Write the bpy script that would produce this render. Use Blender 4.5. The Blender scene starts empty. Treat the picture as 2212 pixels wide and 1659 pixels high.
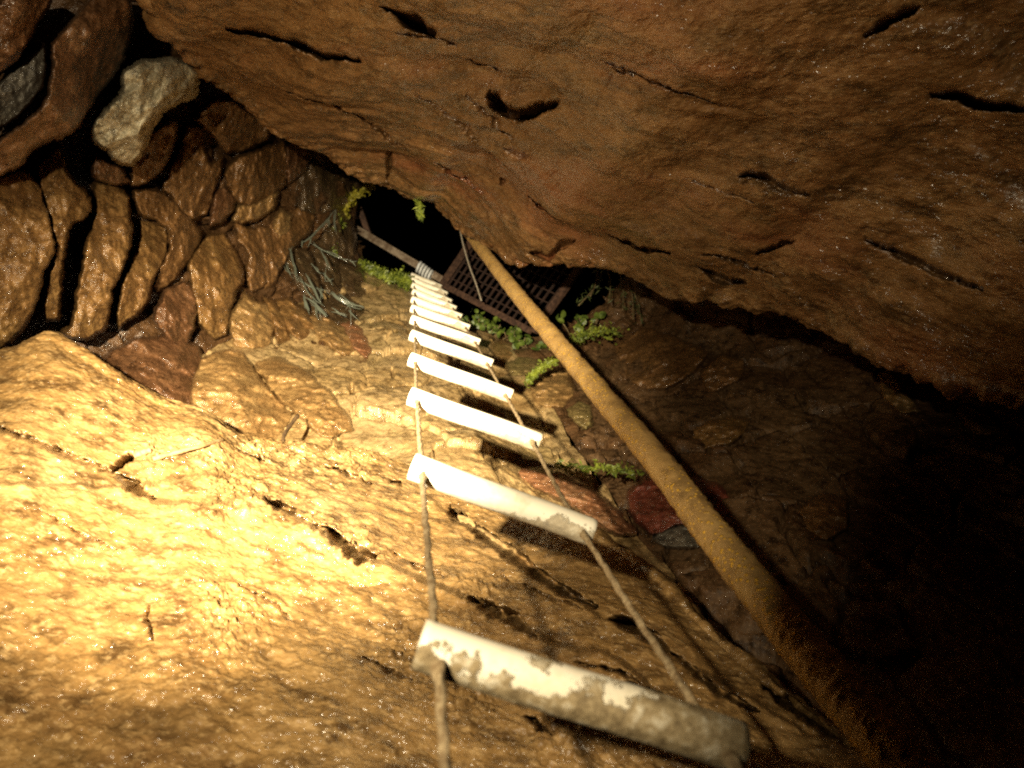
import bpy, math, random
import numpy as np
from mathutils import Matrix, Vector

# ------------------------------------------------------------------ camera, light, exposure
S = bpy.context.scene
COL = S.collection
random.seed(7)
RNG = np.random.default_rng(7)

W, H, F = 2212.0, 1659.0, 1522.0          # photograph's frame in working units, focal length in the same units
CX, CY = W / 2, H / 2
PITCH = math.radians(68)
CAM = np.array([0.0, 0.0, 1.6])
RIGHT = np.array([1.0, 0.0, 0.0])
FWD = np.array([0.0, math.cos(PITCH), math.sin(PITCH)])
UP = np.array([0.0, -math.sin(PITCH), math.cos(PITCH)])

cam_d = bpy.data.cameras.new('camera')
cam = bpy.data.objects.new('camera', cam_d); COL.objects.link(cam)
cam.location = CAM; cam.rotation_euler = (math.pi / 2 + PITCH, 0, 0)
cam_d.sensor_width = 36.0; cam_d.lens = 36.0 * F / W
cam_d.clip_start = 0.02; cam_d.clip_end = 200
cam_d.dof.use_dof = True; cam_d.dof.focus_distance = 2.6; cam_d.dof.aperture_fstop = 4.0
S.camera = cam

S.view_settings.view_transform = 'Standard'
S.view_settings.look = 'None'
S.view_settings.exposure = 0.0
S.view_settings.gamma = 1.0
S.cycles.use_denoising = False            # the denoiser wipes out the fine wet glints
S.cycles.sample_clamp_indirect = 1.5
S.cycles.max_bounces = 6; S.cycles.diffuse_bounces = 3; S.cycles.glossy_bounces = 2
S.cycles.caustics_reflective = False
S.cycles.filter_width = 2.1                # a hand-held, slightly soft picture

world = bpy.data.worlds.new('World'); S.world = world; world.use_nodes = True
wn = world.node_tree
sky = wn.nodes.new('ShaderNodeTexSky'); sky.sky_type = 'NISHITA'; sky.sun_disc = False
sky.sun_elevation = math.radians(-5); sky.sun_rotation = math.radians(40)
wn.links.new(sky.outputs[0], wn.nodes['Background'].inputs[0])
wn.nodes['Background'].inputs[1].default_value = 0.003      # night outside the shaft

def to_cam(x, y, d):
    x = np.asarray(x, float); y = np.asarray(y, float); d = np.asarray(d, float)
    return np.stack([(x - CX) / F * d, -(y - CY) / F * d, d], -1)      # right, up, forward
def cam2world(p):
    p = np.asarray(p, float)
    return CAM + p[..., 0:1] * RIGHT + p[..., 1:2] * UP + p[..., 2:3] * FWD
def at(x, y, d):
    return cam2world(to_cam(x, y, d))
def project(p):
    return np.stack([CX + p[..., 0] / p[..., 2] * F, CY - p[..., 1] / p[..., 2] * F], -1)

# the caver's headlamp, on the helmet up and to the left of the camera
LAMPC = np.array([-0.44, 0.35, -0.35]); LAMP = cam2world(LAMPC)
ld = bpy.data.lights.new('headlamp', 'SPOT'); ld.energy = 290.0; ld.color = (1.0, 0.835, 0.555)
ld.spot_size = math.radians(135); ld.spot_blend = 1.0; ld.shadow_soft_size = 0.024
lamp = bpy.data.objects.new('headlamp', ld); COL.objects.link(lamp); lamp.location = LAMP
lamp.rotation_euler = Vector(at(560, 800, 4.0) - LAMP).to_track_quat('-Z', 'Y').to_euler()
# its reflector throws a narrow bright beam inside the wide spill
ld.use_nodes = True; ln = ld.node_tree; le = ln.nodes['Emission']
bv = at(770, 905, 4.0) - LAMP; bv /= np.linalg.norm(bv)
lg = ln.nodes.new('ShaderNodeNewGeometry'); dp = ln.nodes.new('ShaderNodeVectorMath'); dp.operation = 'DOT_PRODUCT'
ln.links.new(lg.outputs['Incoming'], dp.inputs[0]); dp.inputs[1].default_value = bv
ab = ln.nodes.new('ShaderNodeMath'); ab.operation = 'ABSOLUTE'; ln.links.new(dp.outputs['Value'], ab.inputs[0])
mr = ln.nodes.new('ShaderNodeMapRange'); mr.interpolation_type = 'SMOOTHSTEP'
mr.inputs['From Min'].default_value = math.cos(math.radians(24.0)); mr.inputs['From Max'].default_value = 1.0
mr.inputs['To Min'].default_value = 1.0; mr.inputs['To Max'].default_value = 1.0 + 12.5
ln.links.new(ab.outputs[0], mr.inputs['Value']); ln.links.new(mr.outputs[0], le.inputs['Strength'])

# ------------------------------------------------------------------ noise
def _h(ix, iy, iz, s):
    h = (ix.astype(np.int64) * 374761393 + iy.astype(np.int64) * 668265263 + iz.astype(np.int64) * 2147483647 + s * 974634777) & 0xFFFFFFFF
    h = ((h ^ (h >> 13)) * 1274126177) & 0xFFFFFFFF
    return (h ^ (h >> 16)) & 0xFFFF
_G = np.array([[1,1,0],[-1,1,0],[1,-1,0],[-1,-1,0],[1,0,1],[-1,0,1],[1,0,-1],[-1,0,-1],[0,1,1],[0,-1,1],[0,1,-1],[0,-1,-1]], float)
def noise(P, s=0):
    i = np.floor(P); f = P - i; u = f * f * f * (f * (f * 6 - 15) + 10)
    r = 0
    for dx in (0, 1):
        for dy in (0, 1):
            for dz in (0, 1):
                g = _G[_h(i[..., 0] + dx, i[..., 1] + dy, i[..., 2] + dz, s) % 12]
                n = (g * (f - np.array([dx, dy, dz]))).sum(-1)
                w = (u[..., 0] if dx else 1 - u[..., 0]) * (u[..., 1] if dy else 1 - u[..., 1]) * (u[..., 2] if dz else 1 - u[..., 2])
                r = r + n * w
    return r
def fbm(P, o=4, s=0, g=0.5):
    r = 0; a = 1.0
    for k in range(o):
        r = r + a * noise(P * (2.03 ** k), s + k * 17); a *= g
    return r
def ridged(P, o=4, s=0):
    r = 0; a = 1.0
    for k in range(o):
        r = r + a * (1 - 2 * np.abs(noise(P * (2.03 ** k), s + k * 13))); a *= 0.5
    return r * 0.5
def sstep(a, b, x):
    t = np.clip((x - a) / (b - a), 0, 1); return t * t * (3 - 2 * t)
def cells(P, size, s):
    """faceted cells: (distance to the border between the two nearest seeds, tilt height, random per cell)"""
    Q = P / size; b = np.floor(Q)
    d1 = np.full(Q.shape[:-1], 9.0); d2 = d1.copy(); hid = np.zeros(Q.shape[:-1]); off = np.zeros(Q.shape)
    for dx in (-1, 0, 1):
        for dy in (-1, 0, 1):
            for dz in (-1, 0, 1):
                c = b + np.array([dx, dy, dz])
                hx = _h(c[..., 0], c[..., 1], c[..., 2], s) / 65535.0
                hy = _h(c[..., 0], c[..., 1], c[..., 2], s + 1) / 65535.0
                hz = _h(c[..., 0], c[..., 1], c[..., 2], s + 2) / 65535.0
                o = Q - (c + np.stack([hx, hy, hz], -1))
                d = np.sqrt((o * o).sum(-1))
                near = d < d1
                d2 = np.where(near, d1, np.minimum(d2, d))
                hid = np.where(near, hx * 0.37 + hy * 0.63, hid)
                off = np.where(near[..., None], o, off)
                d1 = np.where(near, d, d1)
    a = hid * 40.0
    tilt = off[..., 0] * np.sin(a) + off[..., 1] * np.cos(a * 1.7) + off[..., 2] * np.sin(a * 2.3)
    return (d2 - d1) * size, tilt * size, hid

# ------------------------------------------------------------------ materials
def mat(name):
    m = bpy.data.materials.new(name); m.use_nodes = True
    nt = m.node_tree; b = nt.nodes['Principled BSDF']
    return m, nt, b
def N(nt, t, **kw):
    n = nt.nodes.new(t)
    for k, v in kw.items():
        if k in n.inputs.keys(): n.inputs[k].default_value = v
        else: setattr(n, k, v)
    return n
def ramp(nt, fac, stops):
    r = nt.nodes.new('ShaderNodeValToRGB'); e = r.color_ramp.elements
    while len(e) < len(stops): e.new(0.5)
    for el, (p, c) in zip(e, stops):
        el.position = p; el.color = (*c, 1) if len(c) == 3 else c
    nt.links.new(fac, r.inputs[0]); return r.outputs[0]
def mix(nt, fac, a, b):
    m = nt.nodes.new('ShaderNodeMix'); m.data_type = 'RGBA'
    for s, v in ((m.inputs[0], fac), (m.inputs[6], a), (m.inputs[7], b)):
        if hasattr(v, 'links'): nt.links.new(v, s)
        else: s.default_value = v if isinstance(v, float) else (*v, 1)
    return m.outputs[2]
def math_n(nt, op, a, b=0.0):
    m = nt.nodes.new('ShaderNodeMath'); m.operation = op
    for s, v in ((m.inputs[0], a), (m.inputs[1], b)):
        if hasattr(v, 'links'): nt.links.new(v, s)
        else: s.default_value = v
    return m.outputs[0]

def rock_mat(name, cols, rough=(0.28, 0.6), scale=1.0, bump=0.6, stretch=(1, 1, 1), along=None, grains=True, spec=0.5, red=None, drops=48.0, dome=0.15, wet=1.0, wet_h=0.030):
    """wet clay-stained rock: patches of the colours in cols, fine grains, a wet film that breaks up"""
    m, nt, b = mat(name); L = nt.links
    tc = N(nt, 'ShaderNodeTexCoord'); mp = N(nt, 'ShaderNodeMapping')
    mp.inputs['Scale'].default_value = [scale * s for s in stretch]
    if along is None: L.new(tc.outputs['Object'], mp.inputs[0])
    else:                                                           # the grain runs along the bedding
        e1 = Vector(along[0] * RIGHT + along[1] * UP + along[2] * FWD).normalized()
        e2 = e1.cross(Vector(FWD)).normalized(); e3 = e1.cross(e2)
        cb = N(nt, 'ShaderNodeCombineXYZ')
        for i_, e_ in enumerate((e1, e2, e3)):
            vm = N(nt, 'ShaderNodeVectorMath', operation='DOT_PRODUCT'); L.new(tc.outputs['Object'], vm.inputs[0]); vm.inputs[1].default_value = e_
            L.new(vm.outputs['Value'], cb.inputs[i_])
        L.new(cb.outputs[0], mp.inputs[0])
    V = mp.outputs[0]
    n1 = N(nt, 'ShaderNodeTexNoise', Scale=2.2, Detail=7.0, Roughness=0.62, Distortion=0.6); L.new(V, n1.inputs['Vector'])
    n2 = N(nt, 'ShaderNodeTexNoise', Scale=16.0, Detail=6.0, Roughness=0.7); L.new(V, n2.inputs['Vector'])
    n3 = N(nt, 'ShaderNodeTexNoise', Scale=70.0, Detail=4.0, Roughness=0.65); L.new(V, n3.inputs['Vector'])
    k = len(cols)
    c1 = ramp(nt, n1.outputs[0], [(0.30 + 0.40 * i / max(1, k - 1), c) for i, c in enumerate(cols)])
    dark = tuple(v * 0.42 for v in cols[0])
    f2 = ramp(nt, n2.outputs[0], [(0.38, (0.9,) * 3), (0.54, (0.0,) * 3)])
    c2 = mix(nt, f2, c1, dark)
    f3 = ramp(nt, n3.outputs[0], [(0.5, (0,) * 3), (0.72, (0.55,) * 3)])
    lite = tuple(min(0.8, v * 1.7 + 0.02) for v in cols[-1])
    c3 = mix(nt, f3, c2, lite)
    if red:
        n5 = N(nt, 'ShaderNodeTexNoise', Scale=1.3, Detail=4.0, Roughness=0.6); L.new(V, n5.inputs['Vector'])
        c3 = mix(nt, ramp(nt, n5.outputs[0], [(0.5, (0,) * 3), (0.62, (0.75,) * 3)]), c3, red)
    n4 = N(nt, 'ShaderNodeTexNoise', Scale=5.0, Detail=5.0, Roughness=0.65); L.new(V, n4.inputs['Vector'])
    c3 = mix(nt, ramp(nt, n4.outputs[0], [(0.34, (0.55,) * 3), (0.5, (0,) * 3)]), c3, tuple(v * 0.5 for v in cols[len(cols) // 2]))
    L.new(c3, b.inputs['Base Color'])
    rr = ramp(nt, n2.outputs[0], [(0.35, (rough[0],) * 3), (0.65, (rough[1],) * 3)])
    L.new(math_n(nt, 'ADD', ramp(nt, n1.outputs[0], [(0.4, (spec * 0.6,) * 3), (0.6, (min(1, spec * 1.5),) * 3)]), 0.0), b.inputs['Specular IOR Level'])
    # relief: lumps, grains, droplets of water
    add = math_n(nt, 'ADD', math_n(nt, 'MULTIPLY', n2.outputs[0], 0.013), math_n(nt, 'MULTIPLY', n3.outputs[0], 0.006))
    if grains:
        v = N(nt, 'ShaderNodeTexVoronoi', Scale=95.0); L.new(V, v.inputs['Vector'])
        g = math_n(nt, 'MULTIPLY', ramp(nt, v.outputs[0], [(0.0, (1,) * 3), (0.5, (0,) * 3)]), 0.003)
        add = math_n(nt, 'ADD', add, g)
    dv = N(nt, 'ShaderNodeTexVoronoi', Scale=drops); L.new(V, dv.inputs['Vector'])      # scattered water drops
    dm = math_n(nt, 'MULTIPLY', ramp(nt, dv.outputs[0], [(0.0, (1,) * 3), (0.30, (0,) * 3)]), ramp(nt, dv.outputs[1], [(0.36, (0,) * 3), (0.40, (1,) * 3)]))
    add = math_n(nt, 'ADD', add, math_n(nt, 'MULTIPLY', dm, dome / drops))
    L.new(mix(nt, math_n(nt, 'GREATER_THAN', dm, 0.05), rr, (0.10,) * 3), b.inputs['Roughness'])
    bm = N(nt, 'ShaderNodeBump', Strength=bump, Distance=1.0); L.new(add, bm.inputs['Height'])
    L.new(bm.outputs[0], b.inputs['Normal'])
    # film of water over the grains, in patches: glints where a grain faces the lamp
    nw = N(nt, 'ShaderNodeTexNoise', Scale=42.0, Detail=3.0, Roughness=0.55); L.new(V, nw.inputs['Vector'])
    cbm = N(nt, 'ShaderNodeBump', Strength=1.0, Distance=1.0); L.new(math_n(nt, 'MULTIPLY', nw.outputs[0], wet_h), cbm.inputs['Height'])
    L.new(cbm.outputs[0], b.inputs['Coat Normal'])
    L.new(ramp(nt, n4.outputs[0], [(0.40, (0.12,) * 3), (0.60, (wet,) * 3)]), b.inputs['Coat Weight'])
    b.inputs['Coat Roughness'].default_value = 0.16; b.inputs['Coat IOR'].default_value = 1.45
    return m

def plain_mat(name, a, bcol, rough, nscale=30.0, bump=0.004, spec=0.5, metal=0.0, lo=0.4, hi=0.6):
    m, nt, b = mat(name); L = nt.links
    tc = N(nt, 'ShaderNodeTexCoord')
    n = N(nt, 'ShaderNodeTexNoise', Scale=nscale, Detail=5.0, Roughness=0.65); L.new(tc.outputs['Object'], n.inputs['Vector'])
    L.new(ramp(nt, n.outputs[0], [(lo, a), (hi, bcol)]), b.inputs['Base Color'])
    b.inputs['Roughness'].default_value = rough; b.inputs['Metallic'].default_value = metal
    b.inputs['Specular IOR Level'].default_value = spec
    bm = N(nt, 'ShaderNodeBump', Strength=0.6, Distance=1.0)
    L.new(math_n(nt, 'MULTIPLY', n.outputs[0], bump), bm.inputs['Height']); L.new(bm.outputs[0], b.inputs['Normal'])
    return m

OCHRE = (0.29, 0.165, 0.050); TAN = (0.36, 0.235, 0.095); BROWN = (0.165, 0.084, 0.029); UMBER = (0.085, 0.041, 0.015)
M = {}
M['ceiling'] = rock_mat('wet_brown_rock', [UMBER, (0.145, 0.070, 0.025), (0.19, 0.098, 0.034), (0.175, 0.104, 0.040)], rough=(0.14, 0.46), red=(0.17, 0.055, 0.022), along=(.647, -.376, -.663), stretch=(0.45, 1, 1), bump=0.55, drops=64.0)
M['slope'] = rock_mat('ochre_muddy_rock', [(0.13, 0.068, 0.026), (0.24, 0.138, 0.047), (0.30, 0.182, 0.068), (0.335, 0.222, 0.095)], spec=0.4, rough=(0.22, 0.5), along=(.935, -.324, -.14), stretch=(0.55, 1, 1), bump=0.42, drops=64.0, dome=0.4)
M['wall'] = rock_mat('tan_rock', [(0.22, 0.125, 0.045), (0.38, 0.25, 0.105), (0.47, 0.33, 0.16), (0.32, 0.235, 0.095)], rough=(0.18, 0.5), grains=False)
M['wall_shade'] = rock_mat('shaded_brown_rock', [(0.04, 0.02, 0.009), (0.10, 0.05, 0.021), (0.115, 0.066, 0.03), (0.15, 0.085, 0.036)], spec=0.22, wet=0.35, rough=(0.35, 0.65), grains=False)  # wall rock in darker colours, painting in the shade on the right
M['earth_shade'] = rock_mat('crevice_shade_earth', [(0.05, 0.024, 0.010), (0.10, 0.05, 0.019), (0.13, 0.066, 0.026)], rough=(0.2, 0.55))  # backing coloured dark to paint the shade in the gaps between stones
M['st_brown'] = rock_mat('brown_stone', [UMBER, BROWN, (0.24, 0.125, 0.05)], rough=(0.14, 0.42), scale=1.6, wet_h=0.015, grains=False)
M['st_gold'] = rock_mat('golden_brown_stone', [(0.11, 0.052, 0.019), (0.20, 0.105, 0.035), (0.28, 0.165, 0.057)], rough=(0.12, 0.4), scale=1.8, wet_h=0.015, grains=False)
M['st_red'] = rock_mat('reddish_brown_stone', [(0.06, 0.027, 0.012), (0.14, 0.064, 0.027), (0.19, 0.095, 0.040)], rough=(0.18, 0.5), scale=1.6, wet_h=0.015, grains=False)
M['st_rust'] = rock_mat('rust_red_stone', [(0.10, 0.026, 0.016), (0.18, 0.042, 0.024), (0.22, 0.065, 0.034)], rough=(0.25, 0.5), scale=2.0, bump=0.35, grains=False)
M['st_orange'] = rock_mat('orange_stone', [(0.20, 0.075, 0.03), (0.29, 0.125, 0.055), (0.31, 0.19, 0.09)], rough=(0.3, 0.55), scale=2.0, grains=False)
M['st_pale'] = rock_mat('pale_quartz', [(0.09, 0.062, 0.03), (0.33, 0.28, 0.18), (0.50, 0.45, 0.34)], rough=(0.15, 0.45), scale=2.2, bump=0.5, grains=False)
M['st_grey'] = rock_mat('grey_stone', [(0.06, 0.05, 0.04), (0.13, 0.115, 0.09), (0.17, 0.15, 0.11)], rough=(0.2, 0.5), scale=1.6, grains=False)
M['st_wet'] = rock_mat('wet_dark_stone', [(0.05, 0.03, 0.016), (0.10, 0.06, 0.028), (0.12, 0.085, 0.04)], rough=(0.08, 0.3), scale=1.5, bump=0.9, spec=0.9, grains=False)
M['st_tan'] = rock_mat('tan_stone', [BROWN, (0.30, 0.175, 0.065), TAN], rough=(0.14, 0.42), scale=1.6, wet_h=0.015, grains=False)
M['st_green'] = rock_mat('green_stained_stone', [(0.13, 0.10, 0.03), (0.22, 0.17, 0.06), (0.30, 0.20, 0.08)], rough=(0.3, 0.6), scale=1.6, grains=False)

# ------------------------------------------------------------------ mesh helpers
def mesh_obj(name, V, Fc, m, parent=None, origin=None, smooth=True):
    """V world coordinates, Fc list of faces (or an int array of quads); the object's origin goes to `origin`"""
    V = np.asarray(V, float)
    o3 = np.array(V.mean(0) if origin is None else origin, float)
    me = bpy.data.meshes.new(name)
    if isinstance(Fc, np.ndarray):
        nf, k = Fc.shape
        me.vertices.add(len(V)); me.vertices.foreach_set('co', (V - o3).astype(np.float32).ravel())
        me.loops.add(nf * k); me.loops.foreach_set('vertex_index', Fc.astype(np.int32).ravel())
        me.polygons.add(nf); me.polygons.foreach_set('loop_start', np.arange(0, nf * k, k, dtype=np.int32))
        try: me.polygons.foreach_set('loop_total', np.full(nf, k, np.int32))
        except Exception: pass
        me.update(calc_edges=True); me.validate()
    else:
        me.from_pydata([tuple(v) for v in (V - o3)], [], Fc); me.update()
    if smooth: me.polygons.foreach_set('use_smooth', [True] * len(me.polygons))
    me.materials.append(m)
    o = bpy.data.objects.new(name, me); COL.objects.link(o)
    o.location = o3
    if parent is not None:
        o.parent = parent; o.location = o3 - np.array(parent.location)
    return o
def tag(o, label, cat, group=None, kind=None):
    o['label'] = label; o['category'] = cat
    if group: o['group'] = group
    if kind: o['kind'] = kind
    return o
def struct(o):
    o['kind'] = 'structure'; return o
def empty(name, loc, label, cat, group=None):
    o = bpy.data.objects.new(name, None); COL.objects.link(o); o.location = loc
    o.empty_display_size = 0.1
    return tag(o, label, cat, group)
def tube(pts, rad, sides=10, caps=True, jitter=0.0, seed=0):
    pts = np.asarray(pts, float); n = len(pts)
    rad = np.full(n, rad) if np.isscalar(rad) else np.asarray(rad, float)
    T = np.gradient(pts, axis=0); T /= np.linalg.norm(T, axis=1)[:, None]
    ref = np.array([0.31, 0.77, 0.55])
    V = []
    r = np.random.default_rng(seed)
    for i in range(n):
        a = np.cross(T[i], ref); a /= np.linalg.norm(a); b = np.cross(T[i], a)
        for k in range(sides):
            t = 2 * math.pi * k / sides
            V.append(pts[i] + rad[i] * (1 + jitter * r.normal()) * (a * math.cos(t) + b * math.sin(t)))
    Fc = []
    for i in range(n - 1):
        for k in range(sides):
            k2 = (k + 1) % sides
            Fc.append((i * sides + k, i * sides + k2, (i + 1) * sides + k2, (i + 1) * sides + k))
    if caps:
        Fc.append(tuple(range(sides))[::-1]); Fc.append(tuple((n - 1) * sides + k for k in range(sides)))
    return V, Fc
def box_between(p, q, wv, hv):
    """a bar from p to q with half-extents given as vectors"""
    V = []
    for e in (p, q):
        for s, t in ((-1, -1), (1, -1), (1, 1), (-1, 1)): V.append(e + wv * s + hv * t)
    return V, [(0, 3, 2, 1), (4, 5, 6, 7), (0, 1, 5, 4), (1, 2, 6, 5), (2, 3, 7, 6), (3, 0, 4, 7)]
def join(parts):
    V = []; Fc = []
    for v, f in parts:
        o = len(V); V += list(v); Fc += [tuple(i + o for i in x) for x in f]
    return V, Fc
def spline(pts, n):
    pts = np.asarray(pts, float); m = len(pts)
    t = np.linspace(0, m - 1, n); i = np.clip(np.floor(t).astype(int), 0, m - 2); f = (t - i)[:, None]
    def P(k): return pts[np.clip(k, 0, m - 1)]
    a, b, c, d = P(i - 1), P(i), P(i + 1), P(i + 2)
    return 0.5 * (2 * b + (c - a) * f + (2 * a - 5 * b + 4 * c - d) * f ** 2 + (3 * b - a - 3 * c + d) * f ** 3)
def spline_grid(G, nu, nv, vpos=None):
    """control grid G[row][col] -> dense grid (nv rows, nu cols); splines both ways"""
    G = np.asarray(G, float)
    A = np.stack([spline(G[r], nu) for r in range(G.shape[0])])
    out = np.stack([spline(A[:, c], nv) for c in range(nu)], 1)
    return out
def grid_faces(nv, nu, closed=False):
    i = np.arange(nv - 1)[:, None] * nu + np.arange(nu - 1)[None, :]
    return np.stack([i, i + 1, i + nu + 1, i + nu], -1).reshape(-1, 4)
def grid_normals(P):
    a = np.gradient(P, axis=1); b = np.gradient(P, axis=0)
    n = np.cross(a, b); n /= np.linalg.norm(n, axis=-1)[..., None] + 1e-12
    flip = (n * P).sum(-1) > 0; n[flip] *= -1
    return n                                                       # pointing to the open side of the shaft
def seg_dist(X, poly):
    """distance of points X (..,2) to a polyline, and the position 0..1 along it"""
    poly = np.asarray(poly, float); best = np.full(X.shape[:-1], 1e9); pos = np.zeros(X.shape[:-1])
    n = len(poly) - 1
    for k in range(n):
        a, b = poly[k, :2], poly[k + 1, :2]; ab = b - a
        t = np.clip(((X - a) @ ab) / (ab @ ab + 1e-9), 0, 1)
        d = np.linalg.norm(X - (a + t[..., None] * ab), axis=-1)
        c = d < best; best = np.where(c, d, best); pos = np.where(c, (k + t) / n, pos)
    return best, pos
def carve(P, cracks, seed, wob=5.0):
    """how deep each point of a sheet lies inside the cracks (metres)"""
    X = project(P)
    X = X + wob * np.stack([noise(np.concatenate([X / 26, X[..., :1] * 0 + 1], -1), seed) + 0.6 * noise(np.concatenate([X / 9, X[..., :1] * 0 + 2], -1), seed),
                            noise(np.concatenate([X / 26, X[..., :1] * 0 + 3], -1), seed) + 0.6 * noise(np.concatenate([X / 9, X[..., :1] * 0 + 4], -1), seed)], -1)
    out = np.zeros(X.shape[:-1])
    for poly, w, dep in cracks:
        w = w * 1.25
        x0, y0 = np.min(poly, 0)[:2] - 40; x1, y1 = np.max(poly, 0)[:2] + 40
        sel = (X[..., 0] > x0) & (X[..., 0] < x1) & (X[..., 1] > y0) & (X[..., 1] < y1) & (P[..., 2] > 0.2)
        if not sel.any(): continue
        d, t = seg_dist(X[sel], poly)
        ww = w * (0.25 + 0.75 * np.sin(np.pi * np.clip(t, 0.02, 0.98)) ** 0.6)
        v = dep * np.clip(1.15 - d / ww, 0, 1) ** 0.85
        out[sel] = np.maximum(out[sel], v)
    return out
def invdepth_line(a, b, n, ease=1.0):
    """n control points from (px,py,d) a to b along a flat sheet: 1/d is linear in the picture"""
    r = []
    for k in range(n):
        t = (k / (n - 1)) ** ease
        r.append((a[0] + (b[0] - a[0]) * t, a[1] + (b[1] - a[1]) * t, 1 / (1 / a[2] + (1 / b[2] - 1 / a[2]) * t)))
    return r
def net(rows):
    R = np.asarray(rows, float)
    return to_cam(R[..., 0], R[..., 1], R[..., 2])
def local_axes(P):
    """mean directions along the columns (u), across (v) and the normal of a sheet"""
    u = (P[:, -1] - P[:, 0]).mean(0); u /= np.linalg.norm(u)
    v = (P[-1] - P[0]).mean(0); v -= u * (v @ u); v /= np.linalg.norm(v)
    return u, v, np.cross(u, v)
def strata(P, ax, s, fu, fv, fn):
    Q = np.stack([P @ ax[0] * fu, P @ ax[1] * fv, P @ ax[2] * fn], -1)
    return Q

MID = np.array([-0.19, 0.10, -0.17])
def inward(P):
    r = P - MID; return r / np.linalg.norm(r, axis=-1)[..., None]
# ------------------------------------------------------------------ overhanging rock (hanging wall of the shaft)
E = [(300,-70,2.2),(362,80,2.6),(448,150,3.0),(535,215,3.4),(620,290,3.8),(740,345,4.3),(830,385,4.7),(890,425,4.85),(940,432,4.85),(985,470,4.75),
     (1050,512,4.5),(1110,548,4.2),(1200,553,3.9),(1280,560,3.7),(1390,605,3.4),(1480,636,3.2),(1545,640,3.1),(1640,665,2.9),(1750,692,2.75),(1900,757,2.5),(2050,812,2.3),(2212,865,2.1),(2420,945,1.9)]
nE = len(E)
OUT = [(560,-330,1.55),(1300,-340,1.25),(1950,-330,1.15),(2620,-150,1.2),(2900,420,1.35)]
OUTs = spline(np.array(OUT), nE)
rows = []
rows.append([(e[0] + 0.22 * (o[0] - e[0]), e[1] + 0.22 * (o[1] - e[1]), e[2] + 1.6) for e, o in zip(E, OUTs)])
rows.append([(e[0] + 0.06 * (o[0] - e[0]), e[1] + 0.06 * (o[1] - e[1]), e[2] + 0.55) for e, o in zip(E, OUTs)])
rows.append([(e[0] + 0.006 * (o[0] - e[0]), e[1] + 0.006 * (o[1] - e[1]), e[2] + 0.16) for e, o in zip(E, OUTs)])
full = [invdepth_line(e, tuple(o), 9) for e, o in zip(E, OUTs)]
rows.append([E[i] for i in range(nE)])
for k in (0.25, 0.7, 1, 2, 3, 4, 5, 6, 7, 8):
    r = []
    for i in range(nE):
        a, b = full[i][0], full[i][8]; t = k / 8
        d = 1 / (1 / a[2] + (1 / b[2] - 1 / a[2]) * t)
        d -= 0.05 * math.sin(math.pi * min(1, t * 2.2))
        r.append((a[0] + (b[0] - a[0]) * t, a[1] + (b[1] - a[1]) * t, d))
    rows.append(r)
NU, NV = 820, 470
P = spline_grid(net(rows), NU, NV)
ax = local_axes(P)
nrm = grid_normals(P)
Q1 = strata(P, ax, 0, 0.55, 1.9, 1.2)
Q2 = strata(P, ax, 0, 2.2, 9.0, 5.0)
w1 = fbm(P * 1.3, 3, 5)
disp = 0.075 * fbm(Q1, 4, 11, 0.38) + 0.007 * ridged(Q2, 4, 23) + 0.006 * fbm(P * 14, 4, 41, 0.6)
tq = (P @ ax[1]) * 3.1 + 0.9 * fbm(P * 1.1, 3, 61) + 0.25 * w1
saw = tq - np.floor(tq)
disp += 0.022 * (saw - sstep(0.86, 1.0, saw) * 1.0) * sstep(-0.25, 0.25, fbm(P * 1.6, 2, 77))
CR_C = [([(490,62),(560,75),(640,100),(700,125),(775,132)],8,.10),([(820,25),(860,40),(900,62),(935,78)],11,.16),([(1056,203),(1090,232),(1130,240),(1196,231)],11,.18),
        ([(1130,436),(1195,462),(1264,488)],6,.09),([(1287,493),(1327,508),(1384,527),(1458,530)],7,.09),([(1600,374),(1640,376),(1703,411),(1749,419)],6,.07),
        ([(2020,172),(2068,163),(2125,182),(2240,198)],11,.12),([(1880,44),(1931,11),(1990,-8)],9,.09),([(1629,539),(1669,530),(1715,519)],5,.05),
        ([(1874,513),(1948,547),(2034,587),(2120,622)],7,.06),([(1515,570),(1555,593),(1612,605)],7,.07),([(1072,396),(1079,408)],4,.05),
        ([(1147,535),(1192,542),(1208,526),(1239,522)],5,.08),([(836,338),(841,352),(840,372)],5,.08),([(1010,195),(1070,250),(1120,300)],3,.02),([(1300,130),(1420,170),(1560,215)],4,.03),
        ([(900,190),(985,250),(1040,300)],3,.025),([(600,180),(740,240),(880,320)],3,.03)]
for k in range(7):                                                # hairline partings along the bedding
    x0 = RNG.uniform(500, 2150); y0 = 20 + RNG.uniform(0.0, 1.0) * (np.interp(x0, [e[0] for e in E], [e[1] for e in E]) - 60)
    L0 = RNG.uniform(50, 190); a0 = math.radians(RNG.uniform(14, 34))
    CR_C.append(([(x0 + L0 * t * math.cos(a0), y0 + L0 * t * math.sin(a0) + RNG.normal() * 4) for t in (0, .33, .66, 1)], RNG.uniform(1.4, 3.0), RNG.uniform(.02, .05)))
lip = np.exp(-((np.arange(NV)[:, None] / (NV - 1) * (len(rows) - 1) - 3.0) / 0.55) ** 2)      # ragged broken lip
disp = disp + lip * (0.022 * ridged(P * 5, 4, 91) + 0.022 * fbm(P * 16, 3, 95))
rowpos = np.arange(NV)[:, None] / (NV - 1) * (len(rows) - 1)
cv = 3.0 * carve(P, CR_C, 3) * (rowpos > 3.05)
P2 = P + nrm * disp[..., None] + inward(P) * cv[..., None]
ceil_o = struct(mesh_obj('cave_ceiling', cam2world(P2).reshape(-1, 3), grid_faces(NV, NU), M['ceiling']))

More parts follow.
